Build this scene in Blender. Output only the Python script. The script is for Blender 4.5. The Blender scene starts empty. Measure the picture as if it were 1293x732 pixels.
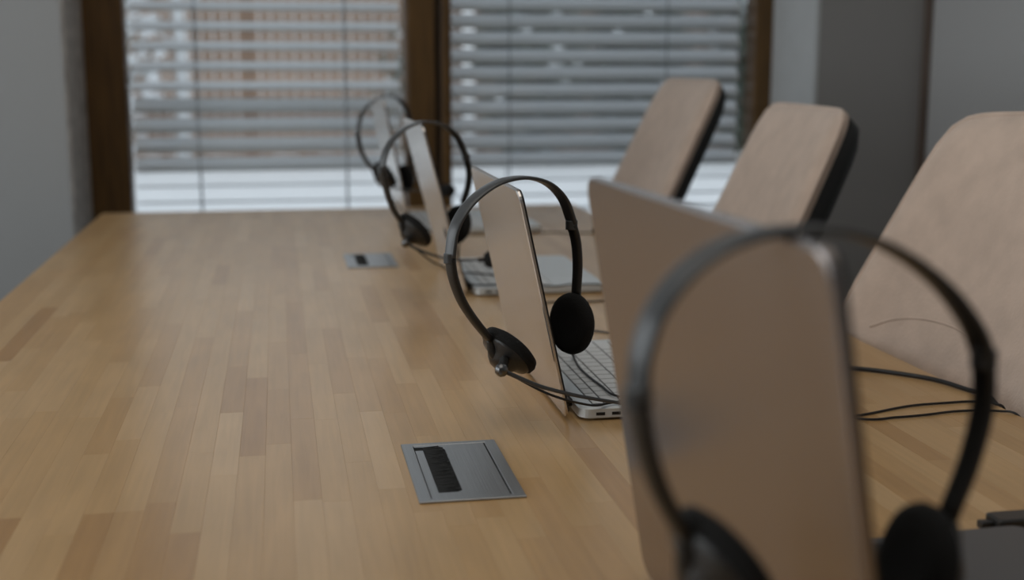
import bpy, bmesh, math, random
from mathutils import Vector, Matrix

# ------------------------------------------------------------------ camera, world, lights, exposure
S = bpy.context.scene
COL = S.collection
TZ = 0.75                                    # table top height; floor is z = 0
cam_d = bpy.data.cameras.new('camera')
cam_d.sensor_width = 36.0
cam_d.lens = 36.0 * 1600 / 1293
cam_d.clip_start = 0.02
cam_d.dof.use_dof = True
cam_d.dof.focus_distance = 1.20
cam_d.dof.aperture_fstop = 3.9
cam = bpy.data.objects.new('camera', cam_d)
COL.objects.link(cam)
pitch = math.atan(286 / 1600)
fw = Vector((0.1770, 0.9682, -0.1760)).normalized()
rt = fw.cross(Vector((0, 0, 1))).normalized()
up = rt.cross(fw)
mw = Matrix((rt, up, -fw)).transposed().to_4x4()
mw.translation = Vector((0, 0, TZ + 0.345))
cam.matrix_world = mw
S.camera = cam

S.view_settings.view_transform = 'Standard'
S.view_settings.look = 'None'
S.view_settings.exposure = 0.0
S.view_settings.gamma = 1.0
S.view_settings.use_curve_mapping = False

w = bpy.data.worlds.new('overcast_sky')
S.world = w
w.use_nodes = True
w.node_tree.nodes['Background'].inputs['Color'].default_value = (0.92, 0.97, 1.04, 1)
w.node_tree.nodes['Background'].inputs['Strength'].default_value = 0.95

def area(name, loc, direction, sx, sy, power, color):
    l = bpy.data.lights.new(name, 'AREA')
    l.shape = 'RECTANGLE'; l.size = sx; l.size_y = sy
    l.energy = power; l.color = color
    o = bpy.data.objects.new(name, l)
    COL.objects.link(o)
    o.location = loc
    o.rotation_euler = Vector(direction).to_track_quat('-Z', 'Z').to_euler()
    return o
# daylight arriving through the two windows of the side wall, plus an unseen ceiling panel
area('side_window_daylight', (-2.40, 2.35, 1.50), (1, 0, 0), 1.3, 1.6, 13.0, (0.90, 0.96, 1.0))
area('side_window_daylight', (-2.40, 0.30, 1.50), (1, 0, 0), 1.6, 1.6, 17.0, (0.92, 0.97, 1.0))
area('ceiling_panel_light', (-0.2, 0.9, 2.66), (0, 0, -1), 1.6, 2.4, 12.0, (1.0, 0.93, 0.84))

# ------------------------------------------------------------------ helpers
def link(name, bm, mat, parent=None, smooth=False):
    me = bpy.data.meshes.new(name)
    bm.normal_update()
    bm.to_mesh(me); bm.free()
    if mat: me.materials.append(mat)
    if smooth:
        for p in me.polygons: p.use_smooth = True
    o = bpy.data.objects.new(name, me)
    COL.objects.link(o)
    if parent: o.parent = parent
    return o

def thing(name, label, cat, loc=(0, 0, 0), rz=0, group=None):
    o = bpy.data.objects.new(name, None)
    o.empty_display_size = 0.05
    COL.objects.link(o)
    o.location = loc; o.rotation_euler = (0, 0, rz)
    o['label'] = label; o['category'] = cat
    if group: o['group'] = group
    return o

def struct(name, bm, mat, parent=None):
    o = link(name, bm, mat, parent)
    if not parent: o['kind'] = 'structure'
    return o

def box(bm, x0, x1, y0, y1, z0, z1, bev=0.0, seg=2):
    r = bmesh.ops.create_cube(bm, size=1.0)
    vs = r['verts']
    for v in vs:
        v.co = Vector(((x0 + x1) / 2 + v.co.x * (x1 - x0), (y0 + y1) / 2 + v.co.y * (y1 - y0), (z0 + z1) / 2 + v.co.z * (z1 - z0)))
    if bev > 0:
        es = list({e for v in vs for e in v.link_edges})
        bmesh.ops.bevel(bm, geom=es, offset=bev, segments=seg, profile=0.5, affect='EDGES')
    return bm

def B(*a, **k):
    return box(bmesh.new(), *a, **k)

def rrect(bm, x0, x1, y0, y1, z0, z1, r, bev=0.0, n=6):
    """plate with rounded corners in plan"""
    pts = []
    for cx, cy, a0 in ((x1 - r, y1 - r, 0), (x0 + r, y1 - r, 90), (x0 + r, y0 + r, 180), (x1 - r, y0 + r, 270)):
        for i in range(n + 1):
            a = math.radians(a0 + 90 * i / n)
            pts.append((cx + r * math.cos(a), cy + r * math.sin(a)))
    cx, cy = (x0 + x1) / 2, (y0 + y1) / 2
    def ring(z, ins):
        out = []
        for x, y in pts:
            out.append(bm.verts.new((x - math.copysign(min(ins, abs(x - cx)), x - cx), y - math.copysign(min(ins, abs(y - cy)), y - cy), z)))
        return out
    if bev > 0: rings = [ring(z0, bev), ring(z0 + bev * .6, 0.0), ring(z1 - bev * .6, 0.0), ring(z1, bev)]
    else: rings = [ring(z0, 0), ring(z1, 0)]
    N = len(pts)
    for a, b in zip(rings, rings[1:]):
        for i in range(N):
            bm.faces.new((a[i], a[(i + 1) % N], b[(i + 1) % N], b[i]))
    bm.faces.new(list(reversed(rings[0]))); bm.faces.new(rings[-1])
    return bm

def catmull(P, per=8):
    P = [Vector(p) for p in P]
    out = []
    Q = [P[0] * 2 - P[1]] + P + [P[-1] * 2 - P[-2]]
    for i in range(1, len(Q) - 2):
        for k in range(per):
            t = k / per
            a, b, c, d = Q[i - 1], Q[i], Q[i + 1], Q[i + 2]
            out.append(0.5 * ((2 * b) + (c - a) * t + (2 * a - 5 * b + 4 * c - d) * t * t + (3 * b - a - 3 * c + d) * t ** 3))
    out.append(P[-1])
    return out

def sweep(bm, P, prof, ref=None):
    """P path; prof(t) -> list of (along ref, along side); ref constant vector or None (round tubes)"""
    n = len(P); rings = []
    nrm = None
    for i, p in enumerate(P):
        t = (P[min(i + 1, n - 1)] - P[max(i - 1, 0)]).normalized()
        if ref is not None:
            a = (ref - t * ref.dot(t)).normalized()
        else:
            if nrm is None:
                nrm = t.orthogonal().normalized()
            a = (nrm - t * nrm.dot(t)).normalized(); nrm = a
        b = t.cross(a)
        rings.append([bm.verts.new(p + a * u + b * v) for u, v in prof(i / (n - 1))])
    m = len(rings[0])
    for r0, r1 in zip(rings, rings[1:]):
        for i in range(m):
            bm.faces.new((r0[i], r0[(i + 1) % m], r1[(i + 1) % m], r1[i]))
    bm.faces.new(list(reversed(rings[0]))); bm.faces.new(rings[-1])
    return bm

def circ(r, n=8):
    return [(r * math.cos(2 * math.pi * i / n), r * math.sin(2 * math.pi * i / n)) for i in range(n)]

def tube(bm, P, r, n=8, per=6, smooth=True):
    pts = catmull(P, per) if smooth and len(P) > 2 else [Vector(p) for p in P]
    rr = r if callable(r) else (lambda t: r)
    return sweep(bm, pts, lambda t: circ(rr(t), n))

def sq(a, b, n=16, p=3.0):
    out = []
    for i in range(n):
        t = 2 * math.pi * i / n
        c, s = math.cos(t), math.sin(t)
        out.append((a * math.copysign(abs(c) ** (2 / p), c), b * math.copysign(abs(s) ** (2 / p), s)))
    return out

def lathe(bm, prof, c, axis, n=28, sx=1.0):
    """prof: list of (radius, height along axis)"""
    q = Vector(axis).normalized().to_track_quat('Z', 'Y')
    c = Vector(c); rings = []
    for r, h in prof:
        if r < 1e-6: rings.append([bm.verts.new(c + q @ Vector((0, 0, h)))])
        else: rings.append([bm.verts.new(c + q @ Vector((r * sx * math.cos(2 * math.pi * i / n), r * math.sin(2 * math.pi * i / n), h))) for i in range(n)])
    for a, b in zip(rings, rings[1:]):
        for i in range(n):
            j = (i + 1) % n
            if len(a) == 1 and len(b) > 1: bm.faces.new((a[0], b[i], b[j]))
            elif len(b) == 1 and len(a) > 1: bm.faces.new((a[i], a[j], b[0]))
            elif len(a) > 1: bm.faces.new((a[i], a[j], b[j], b[i]))
    bmesh.ops.recalc_face_normals(bm, faces=bm.faces)
    return bm

# ------------------------------------------------------------------ materials
def mat(name, col, rough=0.5, metal=0.0, noise=None, bump=None, **kw):
    m = bpy.data.materials.new(name); m.use_nodes = True
    nt = m.node_tree; b = nt.nodes['Principled BSDF']
    b.inputs['Base Color'].default_value = (*col, 1)
    b.inputs['Roughness'].default_value = rough
    b.inputs['Metallic'].default_value = metal
    for k, v in kw.items():
        b.inputs[k.replace('_', ' ')].default_value = v
    tc = nt.nodes.new('ShaderNodeTexCoord')
    if noise:
        scale, amount, stretch = noise
        mp = nt.nodes.new('ShaderNodeMapping'); mp.inputs['Scale'].default_value = stretch
        nz = nt.nodes.new('ShaderNodeTexNoise'); nz.inputs['Scale'].default_value = scale; nz.inputs['Detail'].default_value = 5
        nt.links.new(tc.outputs['Object'], mp.inputs[0]); nt.links.new(mp.outputs[0], nz.inputs['Vector'])
        mr = nt.nodes.new('ShaderNodeMapRange')
        mr.inputs['From Min'].default_value = 0.3; mr.inputs['From Max'].default_value = 0.7
        mr.inputs['To Min'].default_value = 1 - amount; mr.inputs['To Max'].default_value = 1 + amount
        nt.links.new(nz.outputs['Fac'], mr.inputs['Value'])
        hs = nt.nodes.new('ShaderNodeHueSaturation'); hs.inputs['Color'].default_value = (*col, 1)
        nt.links.new(mr.outputs[0], hs.inputs['Value']); nt.links.new(hs.outputs[0], b.inputs['Base Color'])
    if bump:
        scale, strength, stretch = bump
        mp = nt.nodes.new('ShaderNodeMapping'); mp.inputs['Scale'].default_value = stretch
        nz = nt.nodes.new('ShaderNodeTexNoise'); nz.inputs['Scale'].default_value = scale; nz.inputs['Detail'].default_value = 4
        bp = nt.nodes.new('ShaderNodeBump'); bp.inputs['Strength'].default_value = strength; bp.inputs['Distance'].default_value = 0.002
        nt.links.new(tc.outputs['Object'], mp.inputs[0]); nt.links.new(mp.outputs[0], nz.inputs['Vector'])
        nt.links.new(nz.outputs['Fac'], bp.inputs['Height']); nt.links.new(bp.outputs[0], b.inputs['Normal'])
    return m

def stave_material():
    m = mat('beech_staves', (0.5, 0.35, 0.2), 0.31)
    nt = m.node_tree; b = nt.nodes['Principled BSDF']; N = nt.nodes.new; L = nt.links.new
    oi = N('ShaderNodeObjectInfo'); ge = N('ShaderNodeNewGeometry')
    ad = N('ShaderNodeMath'); ad.operation = 'ADD'; L(oi.outputs['Random'], ad.inputs[0]); L(ge.outputs['Random Per Island'], ad.inputs[1])
    fr = N('ShaderNodeMath'); fr.operation = 'FRACT'; L(ad.outputs[0], fr.inputs[0])
    cr = N('ShaderNodeValToRGB')
    e = cr.color_ramp.elements
    e[0].position = 0.0; e[0].color = (0.39, 0.215, 0.080, 1)
    e[1].position = 1.0; e[1].color = (0.56, 0.368, 0.185, 1)
    for p, c in ((0.12, (0.465, 0.280, 0.120)), (0.5, (0.50, 0.313, 0.140)), (0.85, (0.52, 0.333, 0.156))):
        k = e.new(p); k.color = (*c, 1)
    L(fr.outputs[0], cr.inputs[0])
    # grain: world-space noise stretched along the staves, shifted per stave
    mp = N('ShaderNodeMapping'); mp.inputs['Scale'].default_value = (170, 7, 40)
    sh = N('ShaderNodeVectorMath'); sh.operation = 'ADD'
    cx = N('ShaderNodeCombineXYZ'); ml = N('ShaderNodeMath'); ml.operation = 'MULTIPLY'; ml.inputs[1].default_value = 37
    L(fr.outputs[0], ml.inputs[0]); L(ml.outputs[0], cx.inputs[1]); L(ml.outputs[0], cx.inputs[0])
    L(ge.outputs['Position'], mp.inputs[0]); L(mp.outputs[0], sh.inputs[0]); L(cx.outputs[0], sh.inputs[1])
    nz = N('ShaderNodeTexNoise'); nz.inputs['Scale'].default_value = 1.0; nz.inputs['Detail'].default_value = 4; nz.inputs['Distortion'].default_value = 0.6
    L(sh.outputs[0], nz.inputs['Vector'])
    # soft blotches, and a sparse curly figure
    mp2 = N('ShaderNodeMapping'); mp2.inputs['Scale'].default_value = (30, 9, 9)
    nz2 = N('ShaderNodeTexNoise'); nz2.inputs['Scale'].default_value = 1.0; nz2.inputs['Detail'].default_value = 2
    L(ge.outputs['Position'], mp2.inputs[0]); L(mp2.outputs[0], nz2.inputs['Vector'])
    av = N('ShaderNodeMath'); av.operation = 'ADD'; L(nz.outputs['Fac'], av.inputs[0]); L(nz2.outputs['Fac'], av.inputs[1])
    mr = N('ShaderNodeMapRange'); mr.inputs['From Min'].default_value = 0.6; mr.inputs['From Max'].default_value = 1.4
    mr.inputs['To Min'].default_value = 0.88; mr.inputs['To Max'].default_value = 1.12
    L(av.outputs[0], mr.inputs['Value'])
    hs = N('ShaderNodeHueSaturation'); L(cr.outputs[0], hs.inputs['Color']); L(mr.outputs[0], hs.inputs['Value'])
    L(hs.outputs[0], b.inputs['Base Color'])
    bp = N('ShaderNodeBump'); bp.inputs['Strength'].default_value = 0.12; bp.inputs['Distance'].default_value = 0.0006
    L(nz.outputs['Fac'], bp.inputs['Height']); L(bp.outputs[0], b.inputs['Normal'])
    return m

def glass_material():
    m = bpy.data.materials.new('window_glass'); m.use_nodes = True
    nt = m.node_tree; nt.nodes.clear(); N = nt.nodes.new; L = nt.links.new
    o = N('ShaderNodeOutputMaterial'); t = N('ShaderNodeBsdfTransparent'); g = N('ShaderNodeBsdfGlossy'); f = N('ShaderNodeFresnel'); x = N('ShaderNodeMixShader')
    t.inputs[0].default_value = (0.93, 0.95, 0.95, 1); g.inputs['Roughness'].default_value = 0.02; f.inputs[0].default_value = 1.45
    L(f.outputs[0], x.inputs[0]); L(t.outputs[0], x.inputs[1]); L(g.outputs[0], x.inputs[2]); L(x.outputs[0], o.inputs[0])
    return m

M = dict(
    stave=stave_material(),
    wood_under=mat('beech_edge', (0.46, 0.30, 0.15), 0.45, noise=(3, 0.15, (30, 3, 30))),
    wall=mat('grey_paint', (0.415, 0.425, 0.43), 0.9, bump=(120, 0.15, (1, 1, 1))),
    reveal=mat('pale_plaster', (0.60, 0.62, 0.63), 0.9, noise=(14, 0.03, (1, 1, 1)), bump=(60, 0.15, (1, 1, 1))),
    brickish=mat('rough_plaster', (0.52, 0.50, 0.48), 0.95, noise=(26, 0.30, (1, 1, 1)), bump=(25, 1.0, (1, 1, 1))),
    pier=mat('dark_grey_pier', (0.33, 0.32, 0.31), 0.85, bump=(120, 0.15, (1, 1, 1))),  # darker grey than the rest of the front wall
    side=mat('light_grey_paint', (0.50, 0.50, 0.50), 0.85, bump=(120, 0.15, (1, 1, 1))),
    ceiling=mat('white_ceiling_paint', (0.75, 0.75, 0.74), 0.9),
    floor=mat('grey_carpet', (0.13, 0.125, 0.12), 0.95, noise=(180, 0.3, (1, 1, 1)), bump=(300, 0.5, (1, 1, 1))),
    frame=mat('dark_stained_wood', (0.118, 0.060, 0.015), 0.42, noise=(5, 0.35, (25, 25, 1.5)), bump=(30, 0.2, (8, 8, 0.6))),
    frame_dark=mat('window_gasket', (0.02, 0.014, 0.010), 0.6),
    trimwood=mat('brown_corner_wood', (0.13, 0.095, 0.075), 0.6, noise=(5, 0.3, (25, 25, 1.5))),
    glass=glass_material(),
    slat=mat('pale_grey_lacquer', (0.86, 0.88, 0.91), 0.45),
    cord=mat('grey_cord', (0.22, 0.24, 0.26), 0.8),
    snow=mat('snow', (0.86, 0.88, 0.90), 0.8, noise=(2, 0.04, (1, 1, 1)), bump=(3, 0.6, (1, 1, 1))),
    board=mat('weathered_fence_wood', (0.34, 0.23, 0.165), 0.85, noise=(3, 0.5, (9, 9, 1))),
    post=mat('pale_bark', (0.72, 0.74, 0.75), 0.8, noise=(9, 0.15, (1, 1, 3))),
    leaf=mat('evergreen_leaves', (0.085, 0.11, 0.085), 0.7, noise=(9, 0.6, (1, 1, 1))),
    branch=mat('brown_twigs', (0.20, 0.15, 0.11), 0.85),
    silver=mat('silver_aluminium', (0.74, 0.70, 0.665), 0.27, 0.9, bump=(900, 0.03, (1, 1, 1))),
    deck=mat('silver_deck', (0.66, 0.69, 0.70), 0.42, 0.35),
    spacegrey=mat('grey_aluminium', (0.37, 0.33, 0.315), 0.25, 0.9, bump=(900, 0.03, (1, 1, 1))),
    spacedeck=mat('grey_deck', (0.13, 0.13, 0.135), 0.42, 0.4),
    key=mat('silver_key', (0.72, 0.74, 0.75), 0.5),
    darkkey=mat('black_key', (0.02, 0.02, 0.022), 0.5),
    key_plate=mat('key_plate_dark', (0.07, 0.074, 0.078), 0.6),
    screen=mat('dark_screen', (0.006, 0.006, 0.007), 0.12),
    bezel=mat('black_bezel', (0.010, 0.010, 0.010), 0.35),
    port=mat('port_black', (0.008, 0.008, 0.008), 0.6),
    band=mat('satin_black_plastic', (0.060, 0.062, 0.064), 0.30, bump=(200, 0.05, (1, 1, 1))),
    shell=mat('black_plastic', (0.022, 0.021, 0.020), 0.36),
    foam=mat('black_foam', (0.006, 0.006, 0.006), 0.95, bump=(700, 0.5, (1, 1, 1))),
    chrome=mat('dark_chrome', (0.16, 0.16, 0.16), 0.28, 1.0),
    wire=mat('black_rubber_cable', (0.012, 0.012, 0.013), 0.42),
    plate=mat('brushed_grey_metal', (0.33, 0.34, 0.35), 0.33, 0.75, noise=(4, 0.08, (200, 3, 3)), bump=(4, 0.15, (200, 3, 3))),
    recess_shade=mat('recess_shade_black', (0.008, 0.008, 0.008), 0.8),
    bristle=mat('black_bristles', (0.022, 0.022, 0.021), 0.75),
    fabric=mat('beige_velvet', (0.58, 0.45, 0.365), 0.9, noise=(26, 0.09, (1, 1, 1)), bump=(260, 0.35, (1, 1, 1)), Sheen_Weight=0.35, Sheen_Roughness=0.5),
    backshell=mat('black_back_shell', (0.010, 0.010, 0.010), 0.5),
    castor=mat('black_nylon', (0.015, 0.015, 0.015), 0.5),
)

# ------------------------------------------------------------------ the room
XL, XR, YB, YF, YW = -2.45, 1.735, -2.6, 3.24, 3.55
H = 2.7
struct('floor', B(XL - .1, XR + .1, YB - .1, YW + .12, -0.1, 0.0), M['floor'])
struct('ceiling', B(XL - .1, XR + .1, YB - .1, YW + .12, H, H + .1), M['ceiling'])
bm = bmesh.new()
box(bm, -0.86, -0.505, YF, YW + .1, 0, H)
box(bm, XL, -1.95, YF, YW + .1, 0, H)
box(bm, -1.95, -0.86, YF, YW + .1, 2.3, H)
box(bm, -1.95, -0.86, YF, YW + .1, 0, 0.55)
box(bm, -0.505, 1.42, YF, YW + .1, 2.35, H)
struct('wall_front', bm, M['wall'])
struct('trim_1', B(-0.507, -0.499, YF + .004, YW + .02, 0, 2.35), M['brickish'])
struct('trim_2', B(1.414, 1.424, YF - .001, YW + .02, 0, 2.35), M['reveal'])
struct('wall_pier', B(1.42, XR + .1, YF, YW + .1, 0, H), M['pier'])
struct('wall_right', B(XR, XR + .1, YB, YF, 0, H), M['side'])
struct('trim_3', B(1.722, XR, YF - .03, YF - .0005, 0, H, bev=.002), M['trimwood'])
struct('wall_back', B(XL, XR, YB - .1, YB, 0, H), M['wall'])
bm = bmesh.new()
ys = [YB, -0.55, 1.15, 1.65, 3.05, YW + .1]
for i in (0, 2, 4): box(bm, XL - .1, XL, ys[i], ys[i + 1], 0, H)
for i in (1, 3):
    box(bm, XL - .1, XL, ys[i], ys[i + 1], 0, 0.65); box(bm, XL - .1, XL, ys[i], ys[i + 1], 2.35, H)
struct('wall_left', bm, M['wall'])
struct('baseboard_right', B(XR - .014, XR, YB, YF - .03, 0, .08, bev=.003), M['ceiling'])

def window(name, x0, x1, z0, z1, y, stile_l, stile_r, mull, kind='wood'):
    """frame with an optional pair of meeting stiles at mull = (left, gap, right)"""
    root = bpy.data.objects.new(name, None); COL.objects.link(root); root['kind'] = 'structure'
    d = .075
    link('frame_stile', B(x0, x0 + stile_l, y - .012, y + d, z0, z1, bev=.006), M['frame'], root)
    link('frame_stile', B(x1 - stile_r, x1, y - .012, y + d, z0, z1, bev=.006), M['frame'], root)
    link('frame_rail', B(x0 + stile_l, x1 - stile_r, y, y + d, z1 - .09, z1, bev=.006), M['frame'], root)
    link('frame_rail', B(x0 + stile_l, x1 - stile_r, y, y + d, z0, z0 + .10, bev=.006), M['frame'], root)
    if mull:
        a, g, b = mull
        link('meeting_stile', B(a, g - .006, y - .018, y + d, z0 + .09, z1 - .08, bev=.008), M['frame'], root)
        link('meeting_stile', B(g + .008, b, y - .004, y + d, z0 + .09, z1 - .08, bev=.008), M['frame'], root)
        link('gasket', B(g - .008, g + .010, y + .012, y + d - .01, z0 + .09, z1 - .08), M['frame_dark'], root)
        spans = [(x0 + stile_l, a), (b, x1 - stile_r)]
    else:
        spans = [(x0 + stile_l, x1 - stile_r)]
    for a, b in spans:
        link('pane', B(a - .004, b + .004, y + .038, y + .044, z0 + .09, z1 - .08), M['glass'], root)
    return root
window('window_1', -0.507, 1.415, 0.0, 2.35, YW, .112, .053, (.348, .438, .478))
window('window_2', -1.95, -0.86, 0.55, 2.3, YW - .22, .09, .09, None)
def side_window(name, y0, y1):
    root = bpy.data.objects.new(name, None); COL.objects.link(root); root['kind'] = 'structure'
    for a, b in ((y0, y0 + .08), (y1 - .08, y1), ((y0 + y1) / 2 - .05, (y0 + y1) / 2 + .05)):
        link('frame_stile', B(XL - .07, XL + .01, a, b, .65, 2.35, bev=.005), M['frame'], root)
    for a, b in ((.65, .73), (2.27, 2.35)):
        link('frame_rail', B(XL - .07, XL + .005, y0 + .08, y1 - .08, a, b, bev=.005), M['frame'], root)
    link('pane', B(XL - .045, XL - .04, y0 + .07, y1 - .07, .72, 2.28), M['glass'], root)
side_window('window_3', -0.55, 1.15)
side_window('window_4', 1.65, 3.05)

# ------------------------------------------------------------------ outdoors
struct('ground', B(-16, 18, YW + .12, 34, -0.25, -0.02), M['snow'])

def fence(name, label, x0, x1, y, h, bw, group=None):
    t = thing(name, label, 'fence', (x0, y, -0.02), 0, group)
    rnd = random.Random(4)
    me = None; n = int((x1 - x0) / bw)
    for i in range(n):
        if me is None:
            o = link('board', B(0, bw * .90, 0, .022, 0, h, bev=.003, seg=1), M['board'], t); me = o.data
        else:
            o = bpy.data.objects.new('board', me); COL.objects.link(o); o.parent = t
        o.location = (i * bw, rnd.uniform(-.006, .006), rnd.uniform(0, .04))
    for z in (.35, h - .4):
        link('rail', B(-.02, n * bw, .03, .075, z, z + .09), M['board'], t)
    for i in range(0, n + 1, 14):
        link('post', B(i * bw - .05, i * bw + .05, .08, .18, 0, h + .05), M['board'], t)
    return t
fence('board_fence', 'brown upright-board fence seen through the slats of the blind nearest the grey wall', -4.1, 2.3, 15.6, 2.8, .135)
fence('board_fence', 'brown upright-board fence behind the evergreen hedge beyond the dark window frame', 2.4, 7.4, 15.2, 2.6, .135)
t = thing('birch_trunk', 'pale upright tree trunk standing in the snow before the brown fence', 'tree', (-1.06, 14.7, -0.02))
tr = link('trunk', tube(bmesh.new(), [(0, 0, 0), (.02, 0, 1.2), (-.02, .02, 2.4), (.03, 0, 3.8)], lambda s: .085 * (1 - .4 * s), 12), M['post'], t, True)
for k, (z, dx, dz) in enumerate(((1.3, -.7, .6), (1.7, .6, .5), (2.2, -.6, .7), (2.5, .5, .6))):
    link('branch', tube(bmesh.new(), [(0, 0, z), (dx * .5, .05, z + dz * .4), (dx, .1, z + dz)], lambda s: .03 * (1 - .7 * s), 6), M['post'], t, True)

def shrub(name, label, loc, rx, rz, seed, nleaf, nglint, leafmat, twigs, group=None, cat='shrub'):
    t = thing(name, label, cat, loc, 0, group)
    rnd = random.Random(seed)
    bm = bmesh.new()
    for i in range(twigs):
        a = rnd.uniform(0, 6.28); r = rx * rnd.uniform(.3, 1)
        e = (math.cos(a) * r, math.sin(a) * r * .5, rz * rnd.uniform(.5, 1.0) * 2)
        tube(bm, [(0, 0, 0), (e[0] * .35, e[1] * .35, e[2] * .55), e], lambda s: .014 * (1 - .7 * s), 5, 3)
    link('stem', bm, M['branch'], t)
    def pos():
        while True:
            p = Vector((rnd.uniform(-1, 1), rnd.uniform(-1, 1), rnd.uniform(-1, 1)))
            if .25 < p.length < 1: return Vector((p.x * rx, p.y * rx * .5, rz + p.z * rz))
    if nleaf:
        bm = bmesh.new()
        for i in range(nleaf):
            p = pos(); s = rnd.uniform(.03, .07)
            d = Vector((rnd.gauss(0, 1), rnd.gauss(0, 1), rnd.gauss(0, 1))).normalized()
            e = d.orthogonal().normalized()
            v = [bm.verts.new(p + d * s), bm.verts.new(p + e * s * .5), bm.verts.new(p - d * s), bm.verts.new(p - e * s * .5)]
            bm.faces.new(v)
        o = link('foliage', bm, leafmat, t); o['kind'] = 'stuff'
    if nglint:  # white lumps added as the bright blurred spots among the twigs
        bm = bmesh.new()
        for i in range(nglint):
            p = pos(); s = rnd.uniform(.025, .075)
            r = bmesh.ops.create_icosphere(bm, subdivisions=1, radius=s)
            for v in r['verts']: v.co = Vector((v.co.x * 1.3, v.co.y, v.co.z * .7)) + p
        o = link('glint_clump', bm, M['snow'], t); o['kind'] = 'stuff'
    return t
shrub('bare_shrub', 'added bare twiggy bush with white lumps as bright spots, close to the grey wall side of the window', (-1.95, 14.3, -.02), .80, 1.25, 3, 300, 330, M['leaf'], 24)
shrub('bare_shrub', 'small bare bush dotted with white lumps as bright spots, standing just left of the central window post', (1.50, 14.8, -.02), .45, .85, 5, 300, 50, M['leaf'], 16)
hx = [(2.75, 'nearest the central window post'), (4.05, 'second from the central window post'), (5.35, 'behind the far beige chair'), (6.65, 'seen beside the narrow right-hand window stile'), (7.95, 'hidden mostly by the white window reveal')]
for i, (x, wh) in enumerate(hx):
    shrub('hedge_shrub', 'dark evergreen bush with white lumps as bright gaps, ' + wh, (x, 13.9 + .3 * (i % 2), -.02), .64, 1.15, 11 + i, 4200, 90, M['leaf'], 10, 'evergreen bushes beyond the window')

# venetian blinds outside each sash
def blind(name, label, x0, x1, pitch, z_low, n, tilts, cords):
    t = thing(name, label, 'blind', ((x0 + x1) / 2, YW + .125, TZ))
    hw = (x1 - x0) / 2
    bm = bmesh.new(); w_ = .0535
    prof = [(-.5, 0), (-.25, .030), (0, .040), (.25, .030), (.5, 0)]
    top = [[bm.verts.new((sx * hw, a * w_, b * w_ + .0006)) for a, b in prof] for sx in (-1, 1)]
    bot = [[bm.verts.new((sx * hw, a * w_, b * w_ - .0006)) for a, b in prof] for sx in (-1, 1)]
    for i in range(4):
        bm.faces.new((top[0][i], top[1][i], top[1][i + 1], top[0][i + 1]))
        bm.faces.new((bot[0][i], bot[0][i + 1], bot[1][i + 1], bot[1][i]))
    for i in (0, 4): bm.faces.new((top[0][i], bot[0][i], bot[1][i], top[1][i]))
    rnd = random.Random(8)
    me = None
    zs = [(z_low - .006 - .041 * k, 2) for k in range(8, 1, -1)] + [(z_low - .041, 5)] + [(z_low + i * pitch + .018, tilts(i)) for i in range(n)]
    for z, tl in zs:
        if me is None:
            o = link('slat', bm, M['slat'], t, True); me = o.data
        else:
            o = bpy.data.objects.new('slat', me); COL.objects.link(o); o.parent = t
        o.location = (0, 0, z); o.rotation_euler = (math.radians(tl + rnd.uniform(-2, 2)), math.radians(rnd.uniform(-.12, .12)), 0)
    for c in cords:
        for dy in (-.027, .027):
            link('ladder_cord', tube(bmesh.new(), [(c - (x0 + x1) / 2, dy, z_low - .38), (c - (x0 + x1) / 2, dy, 1.52)], .0017, 6), M['cord'], t)
    link('bottom_rail', B(-hw, hw, -.026, .026, z_low - .40, z_low - .38, bev=.003), M['slat'], t)
    link('head_rail', B(-hw, hw, -.03, .03, 1.50, 1.56, bev=.003), M['slat'], t)
    return t
blind('venetian_blind', 'pale grey slatted blind with wide gaps, on the window half beside the grey wall', -.393, .345, .0545, .047, 27, lambda i: 27 if i >= 4 else 47, (-.22, .19))
blind('venetian_blind', 'pale grey slatted blind with narrow gaps, on the window half behind the far chair', .482, 1.36, .0495, .050, 29, lambda i: 51, (.66, 1.13))

# ------------------------------------------------------------------ the table
TX0, TX1, TY0, TY1 = -.4115, .7145, -.25, 3.075
tb = thing('conference_table', 'long light wood conference table of narrow glued staves, carrying the laptops', 'table', (0, 0, 0))
link('tabletop', B(TX0, TX1, TY0, TY1, TZ - .04, TZ - .003, bev=.003), M['wood_under'], tb)
link('edge_band', B(TX0 - .0012, TX0 - .0001, TY0, TY1, TZ - .0395, TZ - .0004), M['wood_under'], tb)
link('edge_band', B(TX1 + .0001, TX1 + .0012, TY0, TY1, TZ - .0395, TZ - .0004), M['wood_under'], tb)
rnd = random.Random(21)
lens = [.20, .24, .29, .34]
smesh = {}
ncol = 49; sw = (TX1 - TX0) / ncol
sites = []
for c in range(ncol):
    y = TY0 - rnd.uniform(0, .3)
    while y < TY1:
        l = rnd.choice(lens)
        a, b = max(y, TY0), min(y + l, TY1)
        if b - a > .004: sites.append((c, a, b))
        y += l
def apparent(s):
    c, a, b = s
    ym = (a + b) / 2
    if b < .70: return 0
    x = TX0 + (c + .5) * sw
    if x / ym < -.235 - .05 or x / ym > .62: return 0
    if a < .8: ym = .8
    return sw * (b - a) * .345 / ym ** 3
sites.sort(key=lambda s: -apparent(s))
far = bmesh.new()
for k, (c, a, b) in enumerate(sites):
    x = TX0 + c * sw
    if k < 300:
        ln = round(b - a, 3)
        if ln not in smesh:
            o = link('stave', B(.00003, sw - .00003, .00003, ln - .00003, -.0035, 0, bev=.00009, seg=1), M['stave'], tb)
            smesh[ln] = o.data
        else:
            o = bpy.data.objects.new('stave', smesh[ln]); COL.objects.link(o); o.parent = tb
        o.location = (x, a, TZ - rnd.uniform(0, .00004))
    else:
        box(far, x + .0001, x + sw - .0001, a + .0001, b - .0001, TZ - .0035, TZ - rnd.uniform(0, .00004))
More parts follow.
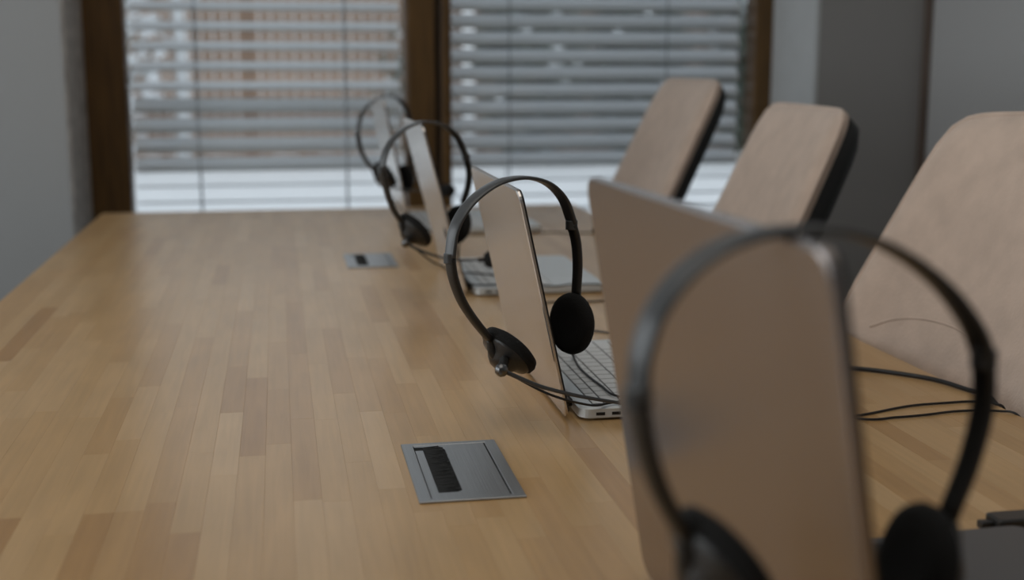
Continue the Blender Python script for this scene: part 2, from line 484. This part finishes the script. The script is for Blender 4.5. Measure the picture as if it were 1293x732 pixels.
o = link('far_staves', far, M['stave'], tb); o['kind'] = 'stuff'
for x in (TX0 + .09, TX1 - .09):
    for y in (TY0 + .25, 1.4, TY1 - .2):
        link('leg', B(x - .035, x + .035, y - .035, y + .035, 0, TZ - .1, bev=.004), M['backshell'], tb)
link('apron', B(TX0 + .06, TX1 - .06, TY0 + .2, TY1 - .15, TZ - .1, TZ - .04, bev=.003), M['backshell'], tb)

# ------------------------------------------------------------------ cable outlets set in the table
def outlet(x0, y0, label):
    W, D = .087, .158
    t = thing('cable_outlet', label, 'cable outlet', (x0, y0, TZ), 0, 'metal cable outlets in the table top')
    bm = bmesh.new()
    z = .0020
    r = .0105
    box(bm, 0, r, 0, D, 0, z, bev=.0006, seg=1); box(bm, W - r, W, 0, D, 0, z, bev=.0006, seg=1)
    box(bm, r - .001, W - r + .001, 0, .007, 0, z, bev=.0006, seg=1); box(bm, r - .001, W - r + .001, D - .007, D, 0, z, bev=.0006, seg=1)
    link('rim', bm, M['plate'], t)
    link('recess_shade', B(r - .001, W - r + .001, .006, D - .006, .0001, .0004), M['recess_shade'], t)  # flat black sheet, the shade of a hole put into its colour
    # flap with a bevel-cornered notch on its left side
    nx0, nx1, ny0, ny1, c = r + .0075, r + .0275, .020, D - .012, .009
    fx0, fx1, fy0, fy1 = r + .0006, W - r - .0016, .0076, D - .0076
    bm = bmesh.new()
    def prism(poly):
        lo = [bm.verts.new((x, y, .0008)) for x, y in poly]; hi = [bm.verts.new((x, y, z - .0004)) for x, y in poly]
        n = len(poly)
        for i in range(n): bm.faces.new((lo[i], lo[(i + 1) % n], hi[(i + 1) % n], hi[i]))
        bm.faces.new(hi); bm.faces.new(list(reversed(lo)))
    prism([(nx1, fy0), (fx1, fy0), (fx1, fy1), (nx1, fy1), (nx1, ny1 - c), (nx1, ny0 + c * .4)])
    prism([(fx0, fy0), (nx1, fy0), (nx1, ny0 + c * .4), (nx1 - c * .5, ny0), (nx0, ny0), (fx0, ny0)])
    prism([(fx0, ny0), (nx0, ny0), (nx0, ny1 - .010), (fx0, ny1 - .010)])
    prism([(fx0, ny1), (nx1 - c, ny1), (nx1, ny1 - c), (nx1, fy1), (fx0, fy1)])
    bmesh.ops.recalc_face_normals(bm, faces=bm.faces)
    link('flap', bm, M['plate'], t)
    bm = bmesh.new(); rd = random.Random(2)
    n = 110
    for i in range(n):
        y = ny0 + (ny1 - ny0) * (i + .5) / n
        x = nx0 + rd.uniform(0, .001); e = Vector((nx1 - rd.uniform(.0, .005), y + rd.uniform(-.002, .002), rd.uniform(.0012, .0022)))
        tube(bm, [(x, y, .0012), e], .00042, 4, smooth=False)
    o = link('brush', bm, M['bristle'], t); o['kind'] = 'stuff'
    return t
outlet(.1005, .959, 'large-looking grey metal cable outlet in the table top nearest the camera')
outlet(.1085, 2.153, 'small-looking grey metal cable outlet in the table top near the window end')

# ------------------------------------------------------------------ laptops
KEY = {}
def laptop(label, loc, rz, W, D, lid_vec, shellm, deckm, keym, hgap=-.0005, th=.0038, cr=.012):
    t = thing('laptop', label, 'laptop', (loc[0], loc[1], TZ), rz, 'laptops in a row on the table')
    base = link('base', rrect(bmesh.new(), .010, D, 0, W, .0015, .0135, .011, .0028), deckm, t)
    for x in (.02, D - .02):
        for y in (.02, W - .02):
            link('foot', lathe(bmesh.new(), [(0, 0), (.006, 0), (.006, .0016), (0, .0016)], (x, y, 0), (0, 0, 1), 12), M['port'], base)
    # keyboard: thin dark plate on the deck and one object per key
    kx0, kx1, ky0, ky1 = .026, .026 + .104 * D / .215, .0135, W - .0135
    link('key_tray', rrect(bmesh.new(), kx0 - .001, kx1 + .001, ky0 - .001, ky1 + .001, .0133, .0137, .003), M['key_plate'], base)
    rows = 6; rp = (kx1 - kx0 + .0012) / (rows - .35)
    x = kx0
    for r in range(rows):
        d = rp * (.65 if r == 0 else 1.0)
        if r < 5:
            lay = {0: [1] * 14, 1: [1] * 13 + [1.5], 2: [1.5] + [1] * 13, 3: [1.8] + [1] * 11 + [1.7], 4: [2.3] + [1] * 10 + [2.2]}[r]
        else:
            lay = [1, 1, 1, 1.25, 5.2, 1.25, 1, 1, 1, .8]
        u = (ky1 - ky0 + .0012) / sum(lay)
        y = ky1                                            # user's left is the far end of the keyboard
        for q in lay:
            kw, kd = q * u - .0021, d - .0016
            y -= q * u
            kk = (round(kw, 4), round(kd, 4), keym.name)
            if kk not in KEY:
                o = link('key', B(0, kd, 0, kw, 0, .0007, bev=.0003, seg=1), keym, base); KEY[kk] = o.data
            else:
                o = bpy.data.objects.new('key', KEY[kk]); COL.objects.link(o); o.parent = base
            o.location = (x, y + .0012, .0136)
        x += d
    link('trackpad', rrect(bmesh.new(), kx1 + .009, D - .006, W * .30, W * .70, .0134, .0138, .004), deckm, base)
    for k, px in enumerate((.026, .042)):
        link('port', rrect(bmesh.new(), px, px + .009, -.0004, .003, .0055, .0085, .0004), M['port'], base)
    # lid
    v = Vector(lid_vec) + Vector((0, 0, .007)); L = v.length; ang = math.atan2(-v.x, v.z)
    lid = link('lid', rrect(bmesh.new(), 0, L, 0, W, 0, th, cr, .0014), shellm, t)
    lid.matrix_local = Matrix.Translation((0, 0, hgap + .0045)) @ Matrix.Rotation(-ang, 4, 'Y') @ Matrix.Rotation(math.radians(-90), 4, 'Y')
    # in lid space: x up the lid, z towards the outer face (-X)
    link('bezel', rrect(bmesh.new(), .004, L - .0012, .0012, W - .0012, -.0012, .0, cr - .002), M['bezel'], lid)
    link('screen', rrect(bmesh.new(), .016, L - .009, .008, W - .008, -.0016, -.0011, .002), M['screen'], lid)
    link('hinge', tube(bmesh.new(), [(.0075, W * .12, .0100), (.0075, W * .88, .0100)], .0042, 12, smooth=False), M['bezel'], t, True)
    return t
laptop('large dark grey open laptop closest to the camera, its wide back turned to us', (.257, .455), math.radians(2.56), .335, .285, (-.045, 0, .264), M['spacegrey'], M['spacedeck'], M['darkkey'], th=.0062, cr=.013)
laptop('silver open laptop whose keyboard shows just behind the large grey one', (.271, 1.166), 0, .302, .216, (-.049, 0, .217), M['silver'], M['deck'], M['key'])
laptop('silver open laptop third from the camera, between two headsets', (.272, 1.851), 0, .302, .215, (-.064, 0, .245), M['silver'], M['deck'], M['key'])
laptop('silver open laptop at the window end of the table', (.262, 2.565), math.radians(1.0), .31, .272, (-.052, 0, .261), M['silver'], M['deck'], M['key'])

# ------------------------------------------------------------------ headsets
def headset(label, rest, yaw, band, rarm, rear, larm, lear, lear_tilt, ball, boom, mic, wires, mscale=1.5):
    """band/arm points lie in the headset's own upright plane (a along it, b up) measured from the resting point"""
    ya = math.radians(yaw)
    A = Vector((math.cos(ya), math.sin(ya), 0)); Nn = Vector((-math.sin(ya), math.cos(ya), 0)); Z = Vector((0, 0, 1))
    O = Vector((rest[0], rest[1], TZ + rest[2]))
    base = Vector((O.x, O.y, TZ))
    t = thing('headset', label, 'headset', base, 0, 'wired headsets hung over the laptop lids')
    loc = lambda p: O - base + A * p[0] + Z * p[1]
    R = lambda p: Vector((p[0], p[1], p[2] + TZ)) - base
    P = catmull([loc(p) for p in band], 8)
    link('headband', sweep(bmesh.new(), P, lambda s: sq(.0088 - .0014 * abs(2 * s - 1) ** 2, .0019 + .0011 * abs(2 * s - 1) ** 4, 16), Nn), M['band'], t, True)
    for nm, pts in (('slider_arm', rarm), ('slider_arm', larm)):
        Q = catmull([loc(p) for p in pts], 6)
        link(nm, sweep(bmesh.new(), Q, lambda s: sq(.0064 - .0010 * s, .0036, 16), Nn), M['shell'], t, True)
    # joints between band and arms
    for p in (rarm[0], larm[0]):
        c = loc(p)
        link('slider_clip', tube(bmesh.new(), [c + Z * .004, c - Z * .001, c - Z * .005], lambda s: .0062, 10), M['band'], t, True)
    def ear(p, ndir, rad, endarm):
        c = loc(p)
        sh = link('earcup', lathe(bmesh.new(), [(0, -.0165), (rad * .28, -.0160), (rad * .44, -.0125), (rad * .60, -.0065), (rad * .86, -.0035), (rad * .92, -.001), (rad * .92, .001), (0, .001)], c, ndir), M['shell'], t, True)
        link('ear_cushion', lathe(bmesh.new(), [(0, -.0015), (rad * .9, -.0015), (rad, .001), (rad * 1.03, .0055), (rad * .98, .0095), (rad * .82, .0118), (rad * .5, .0105), (0, .0095)], c, ndir), M['foam'], sh, True)
        e = c - ndir * .008
        a = loc(endarm)
        link('yoke', tube(bmesh.new(), [a, (a + e) / 2 - ndir * .004, e], lambda s: .0038 + .002 * s, 10), M['shell'], sh, True)
    rt_ = math.radians(rear[2]) if len(rear) > 2 else 0
    ry = math.radians(rear[3]) if len(rear) > 3 else 0
    nr = (-(A * math.cos(ry) + Nn * math.sin(ry)) * math.cos(rt_) + Z * math.sin(rt_)).normalized()
    ear(rear, nr, rear[4] if len(rear) > 4 else .030, rarm[-1])
    lt = math.radians(lear_tilt)
    nl = (A * math.cos(lt) + Z * math.sin(lt)).normalized()
    ear(lear, nl, .030, larm[-1])
    # microphone boom
    b0 = R(boom[0])
    bl = loc(ball)
    bs = link('boom_pivot', lathe(bmesh.new(), [(0, -.006), (.0035, -.0058), (.006, -.003), (.0068, 0), (.006, .003), (.0035, .0058), (0, .006)], b0, nl, 18), M['chrome'], t, True)
    link('pivot_base', tube(bmesh.new(), [b0, (b0 + loc(lear)) / 2, loc(lear) - nl * .004], lambda s: .0048, 10), M['shell'], bs, True)
    bo = link('boom', tube(bmesh.new(), [R(p) for p in boom], lambda s: .0023 - .0009 * s, 8), M['band'], t, True)
    if mic:
        m0 = R(boom[-1]); d = (R(boom[-1]) - R(boom[-2])).normalized()
        link('collar', lathe(bmesh.new(), [(0, -.010), (.0032, -.010), (.0034, 0), (0, 0)], m0, d, 14), M['shell'], bo, True)
        link('microphone', lathe(bmesh.new(), [(a * mscale, b * mscale) for a, b in ((0, -.001), (.0055, 0), (.0085, .004), (.0092, .009), (.0075, .015), (.003, .019), (0, .0195))], m0, d, 18, 1.0), M['foam'], bo, True)
    for wpts in wires:
        link('cable', tube(bmesh.new(), [R(p) for p in wpts], .00125, 8, 8), M['wire'], t, True)
    return t

headset('black headset hung on the silver laptop nearest the camera, microphone reaching over its keyboard', (.222, 1.19, .236), 27,
    [(-.0779, -.0686), (-.0731, -.043), (-.0595, -.0233), (-.0394, -.009), (-.0161, -.0006), (.0125, .0008), (.039, -.0068), (.0582, -.0235), (.0696, -.0471)],
    [(.0690, -.0487), (.075, -.0667), (.0774, -.091), (.0758, -.1207)], (.0749, -.1499, 5, 0, .0305),
    [(-.0779, -.0686), (-.0745, -.0875), (-.0656, -.1096), (-.052, -.1295), (-.0325, -.152)], (-.0125, -.1695), 42, (-.0183, -.1847),
    [(.1985, 1.14, .0619), (.2189, 1.14, .0518), (.2388, 1.14, .0432), (.2735, 1.14, .033), (.3149, 1.14, .024), (.3275, 1.14, .021), (.345, 1.15, .020)], True,
    [[(.206, 1.16, .055), (.235, 1.145, .040), (.2565, 1.142, .0310), (.279, 1.155, .0215), (.297, 1.163, .0165), (.319, 1.172, .0165), (.40, 1.19, .0165), (.475, 1.20, .0160), (.50, 1.17, .0022), (.554, 1.121, .0016), (.589, 1.12, .0016), (.621, 1.123, .0016), (.662, 1.130, .0016), (.700, 1.123, .0018), (.7165, 1.11, -.001), (.725, 1.10, -.03), (.725, 1.08, -.10)],
     [(.288, 1.235, .070), (.303, 1.31, .040), (.322, 1.375, .0170), (.3165, 1.313, .0163), (.320, 1.242, .0163), (.33, 1.188, .0172), (.40, 1.215, .0163), (.475, 1.235, .016), (.498, 1.17, .0022), (.525, 1.126, .0040), (.559, 1.134, .0016), (.62, 1.156, .0016), (.662, 1.161, .0016), (.697, 1.161, .0016), (.7125, 1.148, .0018), (.722, 1.14, -.01), (.725, 1.12, -.09)]])
headset('black headset hung on the third laptop, its microphone showing beside the next lid', (.213, 1.87, .258), 27,
    [(-.0775, -.0636), (-.0689, -.0366), (-.0524, -.0167), (-.029, -.0026), (0, .0023), (.0323, -.0044), (.0566, -.0228), (.0723, -.052)],
    [(.0723, -.052), (.078, -.0762), (.0749, -.0989), (.0659, -.1212)], (.0597, -.1547, 12, 0, .0290),
    [(-.0775, -.0636), (-.0726, -.0822), (-.0663, -.1044), (-.0572, -.1247), (-.0452, -.1419)], (-.0260, -.1590), 38, (-.0375, -.1743),
    [(.1774, 1.835, .0861), (.1982, 1.835, .075), (.2215, 1.835, .0661), (.2508, 1.835, .0594), (.2850, 1.835, .0583), (.2940, 1.835, .0585)], True,
    [[(.188, 1.845, .080), (.215, 1.842, .058), (.236, 1.845, .047), (.256, 1.90, .028), (.278, 1.965, .0178), (.298, 1.972, .0163), (.332, 1.937, .0162), (.36, 1.88, .0162), (.396, 1.83, .0162), (.43, 1.84, .0162), (.482, 1.82, .016), (.499, 1.79, .0022), (.448, 1.775, .0016), (.398, 1.778, .0016), (.374, 1.776, .0016), (.345, 1.72, .0016), (.36, 1.62, .0016), (.411, 1.560, .0016), (.455, 1.540, .0016), (.50, 1.545, .0016), (.60, 1.60, .0016), (.700, 1.735, .0016), (.718, 1.75, .0008), (.726, 1.755, -.03), (.726, 1.76, -.1)],
     [(.266, 1.905, .075), (.270, 1.94, .035), (.2755, 1.947, .0165), (.279, 1.87, .0163), (.297, 1.858, .0163), (.320, 1.862, .0162)]])
headset('black headset hung on the laptop at the window end of the table', (.221, 2.60, .279), 27,
    [(-.074, -.0741), (-.0639, -.0351), (-.0375, -.0089), (-.0037, .0016), (.0245, -.0068), (.047, -.0345), (.0541, -.0703)],
    [(.0541, -.0703), (.0555, -.1029), (.0511, -.1353)], (.0408, -.1692, 0, 0, .0290),
    [(-.074, -.0741), (-.0674, -.106), (-.0533, -.1305), (-.0369, -.1489)], (-.0165, -.1612), 30, (-.0206, -.1756),
    [(.1994, 2.555, .1064), (.2295, 2.555, .0963), (.2776, 2.555, .0906), (.310, 2.555, .0915), (.321, 2.555, .0912)], True,
    [[(.206, 2.575, .10), (.235, 2.548, .06), (.28, 2.545, .02), (.36, 2.535, .0016), (.547, 2.541, .0016), (.599, 2.518, .0016), (.633, 2.525, .0016), (.70, 2.516, .0016), (.722, 2.51, .0016), (.728, 2.50, -.04)]])
headset('large blurred black headset closest to the camera, hung on the dark grey laptop', (.211, .50, .275), 15,
    [(-.0739, -.0631), (-.072, -.0436), (-.0646, -.0263), (-.0491, -.0112), (-.0281, -.002), (0, .001), (.0296, -.0017), (.059, -.0125), (.0857, -.0295), (.1056, -.0496), (.1144, -.0655)],
    [(.1144, -.0655), (.1159, -.0887), (.1097, -.1151), (.0984, -.1408)], (.086, -.1650, 14, -17, .0300),
    [(-.0739, -.0631), (-.070, -.0837), (-.0619, -.1052), (-.0497, -.1263)], (-.0330, -.1460), 32, (-.0467, -.1606),
    [(.158, .47, .110), (.180, .445, .095), (.23, .43, .08), (.30, .425, .065), (.33, .425, .062)], True,
    [[(.175, .49, .10), (.21, .44, .05), (.26, .435, .02), (.35, .425, .0016), (.55, .42, .0016), (.716, .42, .0014), (.724, .42, -.05)]])

# loose cable and small black connector on the table
def loose(name, label, cat, pts, r):
    o = link(name, tube(bmesh.new(), [(x, y, z + TZ) for x, y, z in pts], r, 10, 8), M['wire'], None, True)
    o['label'] = label; o['category'] = cat
    return o
loose('power_cable', 'thicker black cable running to the table edge before the nearest beige chair', 'cable',
    [(.4875, 1.20, .007), (.51, 1.215, .005), (.56, 1.28, .003), (.618, 1.312, .003), (.637, 1.312, .003), (.668, 1.288, .003), (.699, 1.25, .003), (.712, 1.205, .003), (.722, 1.17, .0005), (.727, 1.14, -.03), (.727, 1.12, -.12)], .0026)
t = thing('cable_bead', 'small dark bead-like clip on the cable near the window end laptop', 'cable clip', (.640, 2.522, TZ))
link('clip', lathe(bmesh.new(), [(0, -.009), (.004, -.008), (.006, -.003), (.006, .003), (.004, .008), (0, .009)], (0, 0, .0058), (1, 0.05, 0), 16), M['wire'], t, True)
t = thing('power_adapter', 'small flat black adapter lying behind the nearest dark grey laptop', 'adapter', (.515, .812, TZ))
link('housing', rrect(bmesh.new(), 0, .085, 0, .022, 0, .012, .004, .002), M['shell'], t)
link('plug', B(-.010, 0.001, .007, .015, .003, .009, bev=.001), M['shell'], t)

# ------------------------------------------------------------------ chairs
def squircle(u, v, p=13):
    m = max(abs(u), abs(v))
    if m < 1e-6: return 0.0, 0.0
    k = m / ((abs(u) ** p + abs(v) ** p) ** (1 / p))
    return u * k, v * k

def slab(surf, T, n=18, p=13, roll=.35):
    """cushion-like closed slab: surf(u, v, d) -> point offset d along the normal side"""
    bm = bmesh.new()
    g = {}
    for side in (0, 1):
        for i in range(n + 1):
            for j in range(n + 1):
                a, b = -1 + 2 * i / n, -1 + 2 * j / n
                a = math.sin(a * math.pi / 2); b = math.sin(b * math.pi / 2)
                m = max(abs(a), abs(b))
                if side == 1 and m > .9999: g[1, i, j] = g[0, i, j]; continue
                u, v = squircle(a, b, p)
                q = (1 - m ** 12) ** .5 if m < 1 else 0
                g[side, i, j] = bm.verts.new(surf(u, v, (T * q * (1 - roll) if side == 0 else -T * roll * q)))
    for side in (0, 1):
        for i in range(n):
            for j in range(n):
                f = [g[side, i, j], g[side, i + 1, j], g[side, i + 1, j + 1], g[side, i, j + 1]]
                bm.faces.new(f if side == 0 else list(reversed(f)))
    bmesh.ops.recalc_face_normals(bm, faces=bm.faces)
    return bm

def chair(label, loc, rz, zt, lean, W, seam=False, wing=.05, taper=.80, crest=0.0, blackT=.03):
    """seat faces local -x; back plane passes x = 0 at the table-top height"""
    t = thing('office_chair', label, 'chair', (loc[0], loc[1], 0), rz, 'beige chairs along the table')
    z0, z1 = .46, zt
    zm, zh = (z0 + z1) / 2, (z1 - z0) / 2
    def back(u, v, d):
        z = zm + v * zh
        hw = W / 2 * (1 + (taper - 1) * max(0, (v + .55) / 1.55))
        x = (z - .80) * lean - .06 * max(0, -(v + .2)) ** 2 * 2 - wing * (u * u) * (1 - .45 * max(v, 0))
        z += crest * (1 - u * u) * max(0, v) ** 3
        return Vector((x - d, u * hw, z + d * lean))
    bk = link('backrest', slab(back, .032, 24), M['fabric'], t, True)
    rim = []
    for k in range(96):
        a = 2 * math.pi * k / 96
        c, s = math.cos(a), math.sin(a); m = max(abs(c), abs(s))
        u, v = squircle(c / m, s / m)
        rim.append(back(u * .998, v * .992, .006))
    bm = bmesh.new(); n = 6; rr = []
    for k in range(96):
        p = rim[k]; tg = (rim[(k + 1) % 96] - rim[k - 1]).normalized()
        a = (Vector((1, 0, 0)) - tg * tg.x).normalized(); b = tg.cross(a)
        rr.append([bm.verts.new(p + a * .0045 * math.cos(6.283 * i / n) + b * .0045 * math.sin(6.283 * i / n)) for i in range(n)])
    for k in range(96):
        for i in range(n):
            bm.faces.new((rr[k][i], rr[k][(i + 1) % n], rr[(k + 1) % 96][(i + 1) % n], rr[(k + 1) % 96][i]))
    link('piping', bm, M['fabric'], bk, True)
    def shell(u, v, d):
        p = back(u * .985, v * .975, 0)
        return p + Vector((.009 + d, 0, -d * lean))
    link('back_shell', slab(shell, blackT * 1.25, 14, roll=.3), M['backshell'], t, True)
    if seam:
        pts = []
        for y, z in ((.170, .002), (.140, .016), (.10, .025), (.05, .028), (.005, .026), (-.030, .019), (-.058, .006), (-.072, -.012), (-.078, -.045)):
            v = (z + TZ - zm) / zh; u = y / (W / 2)
            m = max(abs(u), abs(v)); q = back(u, v, .032 * .65 * (1 - min(m, 1) ** 12) ** .5 + .0004)
            pts.append(q)
        link('seam', tube(bmesh.new(), pts, .0011, 6, 4), M['fabric'], bk, True)
    def seat(u, v, d):
        return Vector((-.225 + u * .235, v * W * .52, .455 + d - .03 * u * u * (1 if u < 0 else -1)))
    link('seat', slab(seat, .085, 14), M['fabric'], t, True)
    link('gas_column', tube(bmesh.new(), [(-.22, 0, .10), (-.22, 0, .43)], .026, 16, smooth=False), M['castor'], t, True)
    link('back_bracket', tube(bmesh.new(), [(-.15, 0, .41), (.0, 0, .42), (.03, 0, .50), (.02, 0, .60)], .018, 10), M['castor'], t, True)
    for k in range(5):
        a = 2 * math.pi * k / 5 + .3
        e = Vector((-.22 + .29 * math.cos(a), .29 * math.sin(a), .068))
        link('leg', tube(bmesh.new(), [(-.22, 0, .11), (Vector((-.22, 0, .11)) + e) / 2, e], lambda s: .022 - .008 * s, 10), M['castor'], t, True)
        link('castor', lathe(bmesh.new(), [(0, -.022), (.022, -.022), (.027, -.015), (.027, .015), (.022, .022), (0, .022)], (e.x, e.y, .0275), (-math.sin(a), math.cos(a), 0), 18), M['castor'], t, True)
    return t
chair('beige fabric chair with black back shell farthest away, in front of the blind', (.793, 2.71), 0, TZ + .308, .46, .455, wing=.015, taper=.86)
chair('beige fabric chair with black back shell, the middle one of the row', (.797, 2.035), math.radians(-5), TZ + .272, .42, .495, wing=.02, taper=.84, blackT=.04)
chair('beige fabric chair nearest the camera with a curved seam, cut by the picture edge', (.812, 1.330), math.radians(3), TZ + .275, .46, .50, seam=True, wing=.048, taper=.84, crest=.010)
